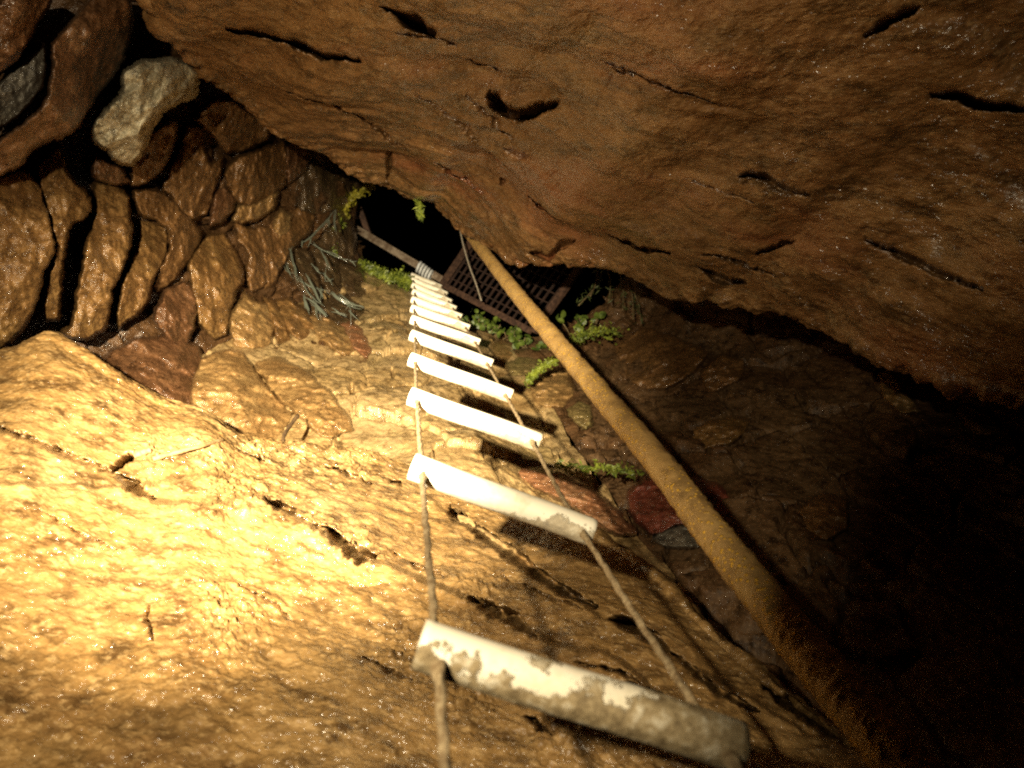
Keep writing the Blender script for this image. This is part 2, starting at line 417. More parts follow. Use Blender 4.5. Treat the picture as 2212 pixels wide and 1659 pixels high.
# ------------------------------------------------------------------ wall round the shaft
RIM = [(690,320,6.0),(740,370,6.5),(772,430,6.7),(766,500,6.8),(790,572,6.7),(840,602,6.7),(890,632,6.6),(960,662,6.6),(1010,700,6.4),(1080,722,6.2),(1150,735,6.0),(1230,710,5.8),(1300,660,5.6),(1370,590,5.2),(1480,560,4.9)]
WOUT = [(250,-250,2.0),(-100,-150,2.15),(-300,300,2.2),(-300,700,2.25),(-250,1150,2.1),(200,1300,2.1),(800,1350,2.05),(1200,1500,1.88),(1500,1700,1.7),(1900,1900,1.5),(2500,1700,1.6),(2600,1300,2.1),(2700,1000,2.7),(2700,700,3.4),(2700,400,3.8)]
def wall_depth_table():
    tabs = []
    for a, b in zip(RIM, WOUT): tabs.append(invdepth_line(a, b, 40))
    A = spline(np.array([np.array(t).ravel() for t in tabs]), 160).reshape(160, 40, 3)
    return A.reshape(-1, 3)
WT = wall_depth_table()
def wall_depth(x, y, poly):
    """the wall's line behind an outline, as a flat face (1/d linear in x and y)"""
    c = np.array(poly).mean(0); r = max(60.0, np.linalg.norm(np.array(poly) - c, axis=1).max() * 0.8)
    w = np.exp(-((WT[:, :2] - c) ** 2).sum(-1) / (2 * r * r))
    A = np.stack([np.ones(len(WT)), (WT[:, 0] - c[0]) / 100, (WT[:, 1] - c[1]) / 100], -1)
    k = np.linalg.lstsq(A * w[:, None] ** .5, (1 / WT[:, 2]) * w ** .5, rcond=None)[0]
    return 1 / np.maximum(0.08, k[0] + k[1] * (x - c[0]) / 100 + k[2] * (y - c[1]) / 100)
def wall_sheet(name, j0, j1, push, m, NU, NV, cell, cellamp, s, cracks=()):
    rows = []
    for k in range(-2, 13):
        r = []
        for j in range(j0, j1):
            a, b = RIM[j], WOUT[j]
            if k < 0:   # the rim rolls over, outwards and away
                q = (a[0] + (b[0] - a[0]) * 0.05 * -k, a[1] + (b[1] - a[1]) * 0.05 * -k, a[2] + push + (0.35 if k == -1 else 1.3))
            else:
                t = (k / 12)
                d = 1 / (1 / a[2] + (1 / b[2] - 1 / a[2]) * t)
                q = (a[0] + (b[0] - a[0]) * t, a[1] + (b[1] - a[1]) * t, d + (push if push < 0.05 else 0.10 + push * sstep(0.25, 0.8, t)))
            r.append(q)
        rows.append(r)
    P = spline_grid(net(rows), NU, NV)
    n = grid_normals(P)
    bd, tilt, hid = cells(P * np.array([1.0, 1.0, 0.55]) + 0.10 * np.stack([fbm(P * 2.3, 3, s + 3), fbm(P * 2.3, 3, s + 4), fbm(P * 2.3, 3, s + 5)], -1), cell, s)
    disp = cellamp * (tilt / cell * 0.9 + (hid - 0.5) * 0.7) - cellamp * 0.95 * sstep(0.020, 0.003, bd)
    disp += 0.05 * fbm(P * 1.4, 3, s + 9) + 0.008 * ridged(P * 6, 4, s + 12) + 0.006 * fbm(P * 25, 3, s + 15)
    disp -= carve(P, cracks, s) if len(cracks) else 0
    return struct(mesh_obj(name, cam2world(P + n * disp[..., None]).reshape(-1, 3), grid_faces(NV, NU), m))
CR_W = [([(1300,820),(1370,880),(1480,985),(1560,1080)],9,.05),([(760,840),(757,862)],5,.06),([(845,790),(850,812)],4,.05),([(700,905),(735,940)],4,.04)]
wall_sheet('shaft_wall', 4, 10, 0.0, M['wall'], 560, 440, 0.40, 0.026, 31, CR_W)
wall_sheet('shaft_wall', 9, 15, 0.004, M['wall_shade'], 480, 400, 0.30, 0.042, 31)
wall_sheet('earth_wall', 0, 6, 0.42, M['earth_shade'], 300, 220, 0.30, 0.05, 57)

# ------------------------------------------------------------------ sloping slab at the lower left
UE = [(-260,735,2.4),(0,758,2.45),(110,722,2.55),(215,785,2.5),(300,840,2.5),(370,872,2.5),(450,897,2.5),(520,945,2.5),(600,955,2.6),(700,970,2.7),(800,988,2.8),(900,1012,2.85),(1000,1042,2.75),(1100,1085,2.55),
      (1250,1135,2.25),(1400,1232,1.95),(1550,1380,1.65),(1700,1500,1.45),(1900,1650,1.22),(2150,1830,1.05)]
LB = [(-420,1950,0.98),(200,1980,0.93),(800,1990,0.9),(1300,2000,0.9),(1900,2020,0.88)]
LBs = spline(np.array(LB), len(UE))
rows = [[(u[0] + 0.10 * (b[0] - u[0]), u[1] + 0.12 * (b[1] - u[1]), u[2] + 1.1) for u, b in zip(UE, LBs)],
        [(u[0] + 0.02 * (b[0] - u[0]), u[1] + 0.02 * (b[1] - u[1]), u[2] + 0.30) for u, b in zip(UE, LBs)]]
for k in (0, 0.25, 0.7, 1, 2, 3, 4, 5, 6, 7, 8, 9, 10):
    t = k / 10
    r = []
    for u, b in zip(UE, LBs):
        d = 1 / (1 / u[2] + (1 / b[2] - 1 / u[2]) * t)
        r.append((u[0] + (b[0] - u[0]) * t, u[1] + (b[1] - u[1]) * t, d))
    rows.append(r)
NU, NV = 820, 520
P = spline_grid(net(rows), NU, NV); n = grid_normals(P); ax = local_axes(P)
X = project(P)
BED = [([(-30,915),(60,940),(140,965),(230,1002),(340,1068),(460,1090),(575,1098),(650,1138),(720,1178),(800,1222),(900,1262),(1000,1300),(1110,1345),(1200,1385),(1320,1420),(1500,1540),(1700,1650)],.12),
       ([(800,1040),(900,1072),(970,1108),(1080,1190),(1150,1240),(1280,1325),(1400,1400),(1560,1480),(1750,1590)],.06),
       ([(-30,1240),(150,1330),(330,1420),(520,1480),(700,1520),(860,1600),(1000,1680)],.006)]
disp = 0.036 * fbm(strata(P, ax, 0, 0.9, 2.6, 1.5), 4, 111, 0.40) + 0.007 * ridged(strata(P, ax, 0, 4, 13, 8), 4, 123) + 0.005 * fbm(P * 22, 4, 141, 0.62)
wobX = X + 14 * np.stack([fbm(P * 5, 3, 161), fbm(P * 5, 3, 162)], -1)
bed = 0 * disp
for poly, hgt in BED:                                              # the broken edge of each bed stands proud of the one above it
    poly = np.array(poly, float)
    yl = np.interp(wobX[..., 0], poly[:, 0], poly[:, 1])
    s = wobX[..., 1] - yl
    bed += 0.55 * hgt * sstep(-3, 7, s) * np.exp(-np.clip(s, 0, None) / 260.0)
mudmask = np.zeros(X.shape[:-1])
for (mx, my, mr) in ((470,1070,70),(540,1090,60),(690,1170,60),(760,1195,60),(560,975,50),(640,975,60),(330,1010,60),(760,985,70),(420,1000,50),(1040,1290,60),(900,1400,90),(500,1350,110),(1000,1500,90),(1250,1600,120)):
    mudmask = np.maximum(mudmask, np.exp(-((X[..., 0] - mx) ** 2 + (X[..., 1] - my) ** 2) / mr ** 2))
disp += mudmask * (0.018 * np.abs(fbm(P * 26, 4, 171, 0.6)) + 0.010 * fbm(P * 9, 3, 173))
CR_S = [([(1080,1250),(1180,1300),(1260,1330)],3,.03),([(700,1010),(760,1030),(800,1050)],4,.05),([(500,975),(540,992),(566,1004)],4,.05),([(1450,1420),(1560,1500),(1640,1540)],6,.06),([(1250,1430),(1340,1450),(1400,1480)],4,.04),([(100,1100),(180,1150),(260,1180)],2.5,.02),([(520,1260),(600,1300),(640,1330)],2.5,.02),([(-10,922),(60,940),(140,965),(230,1000),(258,1012)],5,.05),([(240,1002),(270,990),(292,984)],6,.08),([(262,1017),(290,1040),(342,1067)],6.5,.09),
        ([(573,1093),(600,1110),(636,1118)],8,.10),([(690,1155),(720,1175),(752,1202),(772,1222),(812,1214)],8,.11),([(620,1120),(660,1140),(700,1165)],3,.03),
        ([(970,1105),(1030,1148),(1080,1185),(1150,1240),(1220,1290),(1284,1322)],12,.15),([(1016,1308),(1070,1330),(1110,1345),(1165,1378)],8,.09),
        ([(1316,1350),(1380,1370),(1436,1414)],12,.12),([(1330,1474),(1420,1508),(1500,1556),(1620,1610)],14,.12),([(1650,1490),(1800,1580),(2000,1660)],15,.12),
        ([(780,1425),(840,1462),(890,1490)],4,.03),([(1140,1570),(1165,1590),(1195,1612)],7,.06),([(330,1310),(322,1340),(336,1390)],3,.03),([(840,1050),(858,1052),(862,1062)],3,.05),
        ([(560,880),(640,900),(690,950)],3,.02),([(840,1200),(900,1240),(960,1262)],3,.03),([(1500,1300),(1600,1370),(1700,1450)],5,.04)]
rowpos = np.arange(NV)[:, None] / (NV - 1) * (len(rows) - 1)
lip = np.exp(-((rowpos - 2.0) / 0.6) ** 2)
disp = disp + lip * (0.012 * fbm(P * 6, 4, 181))
cv = 3.2 * carve(P, CR_S, 9, 6.0) * (rowpos > 2.05)
P2 = P + n * disp[..., None] + inward(P) * (cv - bed)[..., None]
struct(mesh_obj('rock_slope', cam2world(P2).reshape(-1, 3), grid_faces(NV, NU), M['slope']))
SLOPE_X = X.reshape(-1, 2); SLOPE_P = (P + n * disp[..., None]).reshape(-1, 3); SLOPE_OK = (np.broadcast_to(rowpos, X.shape[:-1]) > 2.3).reshape(-1)
def on_slope(x, y, lift=0.0):
    """the point of the slab seen near (x, y)"""
    xx = project(SLOPE_P)
    d = ((xx - np.array([x, y])) ** 2).sum(-1) + np.where(SLOPE_OK, 0, 1e9)
    i = int(np.argmin(d)); p = SLOPE_P[i].copy()
    return to_cam(x, y, p[2] - lift)

# ------------------------------------------------------------------ unseen blocker added behind the camera, shaped to shade the lower right
EDGE = [(2400,420,1.5),(2212,640,1.8),(2050,800,2.4),(1840,890,3.0),(1585,1270,1.34),(1560,1440,1.08),(1700,1580,0.82),(1350,1720,0.75),(1000,1800,0.70),(700,1700,1.0),(300,1760,1.0),(-100,1780,1.05)]
KN = []
for e in EDGE:                                                     # the blocker's edge: where the lamp's light is cut off
    t = to_cam(*e); k = (-0.05 - LAMPC[2]) / (t[2] - LAMPC[2]); KN.append(tuple((LAMPC + (t - LAMPC) * k)[:2]))
KN += [(-0.75,-0.02),(-0.6,-0.5),(-0.3,-0.8),(0.2,-0.9),(0.8,-0.7),(0.9,0.0),(0.7,0.22),(0.2,0.30)]
kq = spline(np.array(KN + KN[:1]), 90)[:-1]
kc = np.array([0.25, -0.3])
rings = []
for sc, dd in ((0.3, -0.03), (0.7, -0.03), (0.97, -0.035), (1.0, -0.05), (1.01, -0.07), (1.05, -0.12), (1.15, -0.3), (1.25, -0.6)):
    xy = kc + (kq - kc) * sc
    if sc > 1.0: xy = kq + np.array([0.35, -0.25]) * (sc - 1.0) * 4
    p = np.concatenate([xy, np.full((len(xy), 1), dd)], -1)
    rings.append(p + 0.004 * np.stack([fbm(p * 9, 3, 301), fbm(p * 9, 3, 302), 0 * p[:, 0]], -1))
kv = np.vstack(rings); m_ = len(kq); kf = []
for i in range(len(rings) - 1):
    for k in range(m_): kf.append((i * m_ + k, i * m_ + (k + 1) % m_, (i + 1) * m_ + (k + 1) % m_, (i + 1) * m_ + k))
kf.append(tuple(range(m_)))
struct(mesh_obj('lamp_blocker', cam2world(kv), kf, M['slope']))

# ------------------------------------------------------------------ stones of the walls
def stone(name, poly, off, thick, m, label, cat='stone', group=None, rnd=7.5, seed=0, facet=1.0, depth=None, tilt=(0, 0), grow=6.0):
    """a rock with the given outline, set in the wall: front face `off` metres proud of the wall's line, `thick` metres deep"""
    poly = np.array(poly, float)
    for _ in range(2):                                              # grow the outline a little towards its neighbours
        e = np.roll(poly, -1, 0) - np.roll(poly, 1, 0); e /= np.linalg.norm(e, axis=1)[:, None] + 1e-9
        sg = np.sign(np.dot(poly[:, 0], np.roll(poly[:, 1], -1)) - np.dot(poly[:, 1], np.roll(poly[:, 0], -1)))
        poly = poly + sg * np.stack([e[:, 1], -e[:, 0]], -1) * grow / 2
    for _ in range(1):                                              # soften the corners
        q = 0.88 * poly + 0.12 * np.roll(poly, -1, 0); r = 0.12 * poly + 0.88 * np.roll(poly, -1, 0)
        poly = np.stack([q, r], 1).reshape(-1, 2)
    x0, y0 = poly.min(0); x1, y1 = poly.max(0)
    area = 0.5 * abs(np.dot(poly[:, 0], np.roll(poly[:, 1], 1)) - np.dot(poly[:, 1], np.roll(poly[:, 0], 1)))
    g = max(1.7, math.sqrt(area) / 75)
    xs = np.arange(x0 - g, x1 + 2 * g, g); ys = np.arange(y0 - g, y1 + 2 * g, g)
    gx, gy = np.meshgrid(xs, ys)
    wx = gx + 5 * noise(np.stack([gx / 22, gy / 22, gx * 0 + seed], -1), seed) + 2.5 * noise(np.stack([gx / 8, gy / 8, gx * 0 + seed], -1), seed + 1)
    wy = gy + 5 * noise(np.stack([gx / 22, gy / 22, gx * 0 + seed + .5], -1), seed + 2) + 2.5 * noise(np.stack([gx / 8, gy / 8, gx * 0 + seed], -1), seed + 3)
    X = np.stack([wx, wy], -1)
    closed = np.vstack([poly, poly[:1]])
    sd, _ = seg_dist(X, closed)
    inside = np.zeros(gx.shape, bool)
    for a, b in zip(poly, np.roll(poly, -1, 0)):
        c = (a[1] > wy) != (b[1] > wy)
        with np.errstate(divide='ignore', invalid='ignore'):
            xi = (b[0] - a[0]) * (wy - a[1]) / (b[1] - a[1]) + a[0]
        inside ^= c & (wx < xi)
    s = np.where(inside, sd, 0.0)
    cx, cy = poly.mean(0)
    d0 = wall_depth(gx, gy, poly) if depth is None else np.full(gx.shape, float(depth)) + tilt[0] * (gx - cx) / 100 + tilt[1] * (gy - cy) / 100
    u = np.clip(s / rnd, 0, 1)
    rec = 1 - (1 - (1 - u) ** 1.7) ** (1 / 1.7)
    P = to_cam(gx, gy, d0)
    sz = math.sqrt(area) * float(np.mean(d0)) / F
    fac = np.zeros(gx.shape)
    rr = np.random.default_rng(seed + 100)
    for k in range(11):                                             # chiselled faces
        a = rr.uniform(0, 2 * math.pi); c = rr.uniform(-0.05, 0.45) * math.sqrt(area); sl = rr.uniform(0.25, 0.85)
        fac = np.maximum(fac, sl * np.clip(((gx - cx) * math.cos(a) + (gy - cy) * math.sin(a) - c), 0, None) * float(np.mean(d0)) / F)
    fac = np.minimum(fac, thick * 0.6) * facet
    rel = sz * (0.16 * fbm(P / sz * 1.7, 3, seed + 5) + 0.055 * ridged(P / sz * np.array([5, 1.8, 3]), 4, seed + 8)) + 0.008 * fbm(P * 22, 3, seed + 9)
    d = d0 - off + rec * thick * 0.55 + fac - rel * np.minimum(1, 0.3 + u)
    # keep the cells that touch the inside, pull their outer corners onto the outline
    keep = inside[:-1, :-1] | inside[1:, :-1] | inside[:-1, 1:] | inside[1:, 1:]
    use = np.zeros(gx.shape, bool)
    use[:-1, :-1] |= keep; use[1:, :-1] |= keep; use[:-1, 1:] |= keep; use[1:, 1:] |= keep
    idx = -np.ones(gx.shape, int); idx[use] = np.arange(use.sum()); n = int(use.sum())
    front = to_cam(gx, gy, d)[use]
    db = float(np.max(d[use])) + thick * 0.6
    sc = 1 - 0.06
    back = to_cam(cx + (gx - cx) * sc, cy + (gy - cy) * sc, np.maximum(d + thick * 0.35, d0 + thick * 0.5))[use]
    V = np.vstack([front, back])
    q = np.stack([idx[:-1, :-1], idx[:-1, 1:], idx[1:, 1:], idx[1:, :-1]], -1)[keep]
    Fq = [q[:, ::-1], q + n]
    kp = np.pad(keep, 1)
    for di, dj, c0, c1 in ((-1, 0, (0, 0), (0, 1)), (1, 0, (1, 1), (1, 0)), (0, -1, (1, 0), (0, 0)), (0, 1, (0, 1), (1, 1))):
        e = keep & ~kp[1 + di:1 + di + keep.shape[0], 1 + dj:1 + dj + keep.shape[1]]
        ii, jj = np.nonzero(e)
        a = idx[ii + c0[0], jj + c0[1]]; b = idx[ii + c1[0], jj + c1[1]]
        Fq.append(np.stack([a, b, b + n, a + n], -1))
    o = mesh_obj(name, cam2world(V), np.vstack(Fq), m)
    return tag(o, label, cat, group)
def c1(p): return [(x * .4688, y * .4688) for x, y in p]
def c2(p): return [(x * .2604 + 570, y * .2604 + 328) for x, y in p]
def c6(p): return [(x * .3515, y * .3515 + 743) for x, y in p]
G = 'rough stones walling the left side of the shaft'
ST = [
 # outline, off, thick, material, label
 (c1([(-60,60),(50,-30),(250,-30),(150,160),(70,290),(-60,400)]), .42, .5, 'st_red', 'dim brown stone in the top left corner, above the grey slab'),
 (c1([(-60,440),(90,300),(205,190),(215,380),(100,520),(-60,640)]), .40, .5, 'st_grey', 'dull grey slab at the left edge, between two reddish stones'),
 (c1([(245,190),(330,110),(440,-30),(590,-30),(610,120),(560,300),(435,455),(370,570),(300,622),(160,668),(80,770),(-60,840),(-60,690),(110,570),(215,470),(245,330)]), .50, .6, 'st_red', 'largest reddish brown slab, leaning diagonally across the upper left corner'),
 (c1([(-60,830),(120,780),(168,830),(205,920),(232,1040),(262,1130),(232,1200),(200,1260),(180,1350),(140,1460),(60,1560),(-60,1660)]), .30, .5, 'st_gold', 'broad golden brown slab at the left edge, below the reddish slab'),
 (c1([(165,770),(220,720),(270,670),(290,740),(330,830),(390,880),(425,960),(385,1010),(320,1040),(290,1200),(275,1350),(272,1470),(210,1480),(200,1420),(230,1270),(265,1140),(230,1000),(195,880)]), .26, .5, 'st_gold', 'narrow yellowish upright stone with a knobbly top, beside a wide black crevice'),
 (c1([(430,700),(480,735),(560,780),(612,850),(550,856),(428,822)]), .12, .35, 'st_red', 'small reddish wedge just under the pale quartz boulder'),
 (c1([(425,830),(550,862),(582,900),(600,1000),(600,1120),(560,1250),(520,1330),(500,1440),(490,1510),(400,1560),(330,1555),(285,1525),(340,1490),(350,1380),(380,1250),(400,1120),(440,1000),(448,920)]), .22, .5, 'st_gold', 'tall glistening golden stone standing between two black crevices'),
 (c1([(648,1000),(760,1040),(782,1100),(760,1200),(702,1290),(690,1360),(650,1440),(580,1480),(545,1522),(545,1440),(560,1320),(600,1230),(640,1120)]), .16, .45, 'st_gold', 'wet speckled stone tapering downwards, right of the tall golden stone'),
 (c1([(610,882),(700,872),(770,900),(850,990),(910,1040),(925,1090),(880,1190),(800,1290),(730,1350),(702,1330),(740,1230),(784,1150),(790,1060),(720,1010),(650,992),(628,930)]), .18, .45, 'st_brown', 'bent brown stone hooking over the wet speckled stone'),
 (c1([(610,790),(640,690),(700,620),(780,560),(812,560),(800,650),(770,740),(730,800),(640,852),(610,852)]), .10, .4, 'st_brown', 'slim brown stone tucked behind the lower tip of the pale boulder'),
 (c1([(860,580),(920,590),(930,680),(965,760),(1020,725),(1018,780),(985,850),(962,960),(900,1010),(842,980),(800,910),(752,872),(775,810),(820,720),(850,650)]), .10, .4, 'st_brown', 'dusky brown upright stone with a notched top, right of the pale boulder'),
 (c1([(1062,760),(1130,720),(1220,690),(1312,650),(1322,740),(1312,830),(1260,900),(1160,942),(1100,932),(1070,880),(1042,810)]), .14, .4, 'st_brown', 'rounded squarish brown stone below the overhang edge'),
 (c1([(1000,880),(1040,862),(1080,920),(1070,970),(1010,1020),(972,1050),(988,960)]), .10, .35, 'st_red', 'small reddish oval stone left of the squarish stone'),
 (c1([(900,550),(960,490),(1010,460),(1090,480),(1150,520),(1240,580),(1225,640),(1140,682),(1040,702),(1000,640),(960,590)]), .12, .4, 'st_brown', 'flat brown stone tucked right under the overhang'),
 (c1([(1100,962),(1200,935),(1290,885),(1262,950),(1180,1010),(1120,1024),(1080,1010)]), .14, .35, 'st_tan', 'thin lens shaped tan stone beneath the squarish stone'),
 (c1([(960,1090),(1030,1080),(1080,1150),(1112,1230),(1110,1300),(1080,1340),(1052,1440),(1042,1540),(1000,1562),(930,1500),(908,1400),(888,1300),(872,1230),(910,1150)]), .16, .4, 'st_gold', 'tall shiny brown stone with a pointed top in the middle of the left wall'),
 (c1([(780,1330),(850,1300),(890,1330),(905,1420),(890,1500),(850,1590),(800,1582),(740,1510),(718,1450),(750,1380)]), .16, .4, 'st_red', 'glistening pinkish brown stone at the foot of a curved black crevice'),
 (c1([(1080,1022),(1150,1052),(1240,1042),(1262,1130),(1250,1240),(1210,1330),(1160,1342),(1140,1240),(1150,1170),(1100,1092)]), .10, .4, 'st_brown', 'dim brown stone with a hollow face right of the pointed stone'),
 (c1([(1060,1480),(1100,1400),(1130,1340),(1180,1400),(1230,1402),(1270,1500),(1242,1590),(1150,1602),(1080,1592)]), .18, .4, 'st_tan', 'bright tan triangular stone low in the left wall'),
 (c1([(1290,972),(1352,990),(1330,1060),(1290,1102),(1268,1040)]), .12, .3, 'st_tan', 'tiny pale wedge stone left of the wet streaked stones'),
 (c1([(1330,652),(1442,702),(1402,780),(1330,852),(1322,740)]), .10, .35, 'st_red', 'small reddish stone touching the overhang edge'),
 (c2([(290,240),(430,60),(560,90),(760,190),(890,280),(760,360),(650,450),(480,500),(330,520),(250,420)]), .05, .4, 'st_wet', 'dark stone below the overhang at the upper left of the shaft mouth'),
 (c2([(0,690),(100,560),(260,470),(420,520),(380,640),(230,800),(160,930),(60,1120),(0,1150)]), .03, .4, 'st_brown', 'dark brown stone left of the white wet streaks'),
 (c2([(180,880),(260,780),(350,830),(420,1000),(490,1250),(400,1220),(290,1120)]), .10, .3, 'st_wet', 'dripping dark stone with white wet streaks, nearest the left wall'),
 (c2([(400,700),(520,740),(600,950),(650,1160),(560,1220),(480,1020)]), .10, .3, 'st_wet', 'long dark wet stone in the middle of the white streaks'),
 (c2([(600,900),(720,860),(830,1050),(880,1240),(700,1170)]), .08, .3, 'st_wet', 'dark wet stone just left of the bright green moss'),
 (c2([(300,1190),(450,1260),(640,1200),(850,1290),(770,1400),(560,1410),(430,1380)]), .10, .3, 'st_wet', 'flat wet stone carrying the lowest white streaks'),
 (c2([(490,600),(650,470),(740,640),(750,860),(600,890),(510,770)]), .04, .3, 'st_wet', 'mossy dark stone at the left lip of the shaft mouth'),
 (c2([(-20,1200),(90,1262),(160,1400),(232,1582),(120,1610),(100,1440),(50,1300)]), .12, .3, 'st_gold', 'narrow golden stone edged by a green crack'),
 (c2([(100,1232),(200,1212),(330,1332),(430,1492),(300,1562),(222,1482),(150,1352)]), .12, .3, 'st_gold', 'slanting golden stone between two green cracks'),
 (c2([(340,1340),(520,1382),(700,1502),(770,1650),(650,1680),(500,1570),(430,1492)]), .12, .3, 'st_tan', 'tan stone edged with a bright green mossy streak'),
 (c2([(540,1420),(700,1400),(800,1480),(900,1640),(860,1720),(780,1640),(690,1500)]), .10, .3, 'st_orange', 'orange stained stone left of the ladder'),
 (c6([(630,110),(700,40),(840,-20),(1050,-40),(1190,10),(1242,80),(1200,180),(1172,260),(1182,400),(1110,402),(1050,372),(1000,302),(900,262),(800,250),(690,190)]), .14, .45, 'st_red', 'broad dark reddish stone resting above the bright slab'),
 (c6([(1200,200),(1250,84),(1400,40),(1500,72),(1562,180),(1662,300),(1800,440),(1720,562),(1620,580),(1500,592),(1420,552),(1330,502),(1210,432),(1182,330)]), .22, .45, 'st_tan', 'big tan four sided stone just above the bright slab'),
 (c6([(1545,112),(1700,72),(1880,182),(2000,282),(2130,432),(2170,530),(2000,590),(1862,452),(1702,302)]), .18, .4, 'st_tan', 'long tan stone slanting down beside the big four sided stone'),
]
for i, (poly, off, th, mk, lab) in enumerate(ST):
    stone('wall_stone', poly, off, th, M[mk], lab, 'stone', G, seed=200 + 11 * i, grow=4.0 if i < 9 else 7.0)
# the rest of the back wall
def c3(p): return [(x * .2865 + 907, y * .2865 + 648) for x, y in p]
def c5(p): return [(x * .4336 + 1252.8, y * .4336 + 561.6) for x, y in p]
GB = 'stones in the wall behind the ladder'
SB = [
 (c3([(820,640),(900,560),(1010,520),(1110,540),(1150,650),(1162,720),(1080,800),(960,802),(860,752)]), .14, .3, 'st_tan', 'rounded tan stone under the green moss arc'),
 (c3([(540,340),(640,310),(702,340),(692,430),(650,472),(580,442)]), .12, .3, 'st_tan', 'small tan stone below the leafy plants'),
 (c3([(668,482),(760,432),(900,462),(960,482),(880,522),(802,622),(720,592),(680,540)]), .12, .3, 'st_green', 'olive stained stone left of the green moss arc'),
 (c3([(1110,832),(1200,762),(1282,792),(1292,962),(1260,972),(1150,882)]), .12, .3, 'st_green', 'triangular olive stone beside the yellow brown pole'),
 (c3([(690,1262),(900,1266),(1080,1306),(1232,1390),(1352,1482),(1500,1610),(1640,1780),(1500,1760),(1300,1660),(1100,1502),(900,1422),(750,1332)]), .16, .35, 'st_orange', 'long orange streaked stone behind the right ladder rope'),
 (c5([(230,1172),(330,1082),(560,1078),(702,1122),(790,1262),(792,1312),(640,1312),(500,1312),(360,1372),(328,1340),(250,1252)]), .16, .35, 'st_rust', 'brick red stone behind the yellow brown pole'),
 (c5([(356,1392),(410,1342),(560,1314),(702,1342),(692,1422),(560,1424),(420,1432)]), .14, .3, 'st_grey', 'grey stone directly beneath the brick red stone'),
 (c5([(520,892),(600,822),(740,790),(852,796),(820,862),(720,922),(600,942)]), .12, .25, 'st_gold', 'lens shaped golden stone in the dark wall right of the pole'),
 (c5([(170,420),(330,330),(600,430),(640,460),(560,560),(430,640),(300,640),(200,560)]), .10, .3, 'st_brown', 'brown stone right of the pole, below the drooping fern'),
 (c5([(600,560),(700,470),(830,500),(800,600),(640,660)]), .10, .25, 'st_brown', 'small dim brown stone in the middle of the dark wall'),
 (c5([(1080,1240),(1200,1170),(1330,1190),(1340,1330),(1220,1400),(1130,1330)]), .12, .3, 'st_brown', 'faint brown stone low in the dark right wall'),
 (c5([(1480,560),(1540,540),(1640,690),(1720,760),(1600,760),(1530,700)]), .12, .25, 'st_tan', 'faint ragged stone high in the dark right wall'),
]
for i, (poly, off, th, mk, lab) in enumerate(SB):
    stone('wall_stone', poly, off, th, M[mk], lab, 'stone', GB, seed=900 + 11 * i, rnd=9)
bq = stone('quartz_boulder', c1([(570,352),(640,288),(690,290),(780,276),(862,292),(908,340),(898,432),(830,462),(752,502),(702,562),(652,682),(602,762),(560,752),(500,692),(428,642),(440,580),(500,500),(568,440)]), .75, .5, M['st_pale'], 'pale whitish quartz boulder jammed under the top of the overhang', 'boulder', seed=77, facet=1.4)

# ------------------------------------------------------------------ rope ladder
def pvc(name, mud, shift):
    m, nt, b = mat(name); L = nt.links
    tc = N(nt, 'ShaderNodeTexCoord'); sp = N(nt, 'ShaderNodeSeparateXYZ'); L.new(tc.outputs['Object'], sp.inputs[0])
    n1 = N(nt, 'ShaderNodeTexNoise', Scale=16.0, Detail=7.0, Roughness=0.7); L.new(tc.outputs['Object'], n1.inputs['Vector'])
    n2 = N(nt, 'ShaderNodeTexNoise', Scale=60.0, Detail=5.0, Roughness=0.7); L.new(tc.outputs['Object'], n2.inputs['Vector'])
    v = math_n(nt, 'ADD', math_n(nt, 'MULTIPLY', sp.outputs[0], 4.0), math_n(nt, 'MULTIPLY', sp.outputs[1], -25.0))
    v = math_n(nt, 'ADD', math_n(nt, 'ADD', v, math_n(nt, 'MULTIPLY', math_n(nt, 'SUBTRACT', n1.outputs[0], 0.5), 4.2)), shift)
    f = ramp(nt, math_n(nt, 'MULTIPLY_ADD', v, 1.0), [(0.45, (0,) * 3), (0.55, (mud,) * 3)])
    mudc = ramp(nt, n2.outputs[0], [(0.32, (0.10, 0.068, 0.03)), (0.52, (0.27, 0.205, 0.11)), (0.68, (0.52, 0.47, 0.36))])
    clean = ramp(nt, n1.outputs[0], [(0.3, (0.56, 0.49, 0.35)), (0.5, (0.76, 0.71, 0.59))])
    L.new(mix(nt, f, clean, mudc), b.inputs['Base Color'])
    L.new(mix(nt, f, (0.38,) * 3, (0.75,) * 3), b.inputs['Roughness'])
    bm = N(nt, 'ShaderNodeBump', Strength=0.8, Distance=1.0)
    L.new(math_n(nt, 'MULTIPLY', math_n(nt, 'MULTIPLY', n2.outputs[0], f), 0.006), bm.inputs['Height']); L.new(bm.outputs[0], b.inputs['Normal'])
    return m
M['pvc'] = pvc('white_plastic', 0.75, -0.62)
M['pvc_mud'] = pvc('muddy_white_plastic', 1.0, 0.50)
M['rope'] = plain_mat('muddy_rope', (0.16, 0.105, 0.05), (0.34, 0.26, 0.15), 0.8, 120.0, 0.003)
LP = [(905,1392),(890,1008),(885,856),(885,776),(887,724),(888,690),(888,666),(889,647),(891,630),(890,616),(889,604),(888,594)]
RP = [(1598,1612),(1280,1150),(1166,956),(1105,856),(1063,788),(1036,742),(1014,710),(997,686),(985,668),(975,653),(966,636),(957,622)]
DEP = [0.727 + 0.567 * i for i in range(12)]
ladder = empty('rope_ladder', at(LP[0][0], LP[0][1], DEP[0]), 'long rope ladder with white plastic pipe rungs hanging from the beam', 'rope ladder')
LA = [at(p[0], p[1], d) for p, d in zip(LP, DEP)]; RA = [at(p[0], p[1], d) for p, d in zip(RP, DEP)]
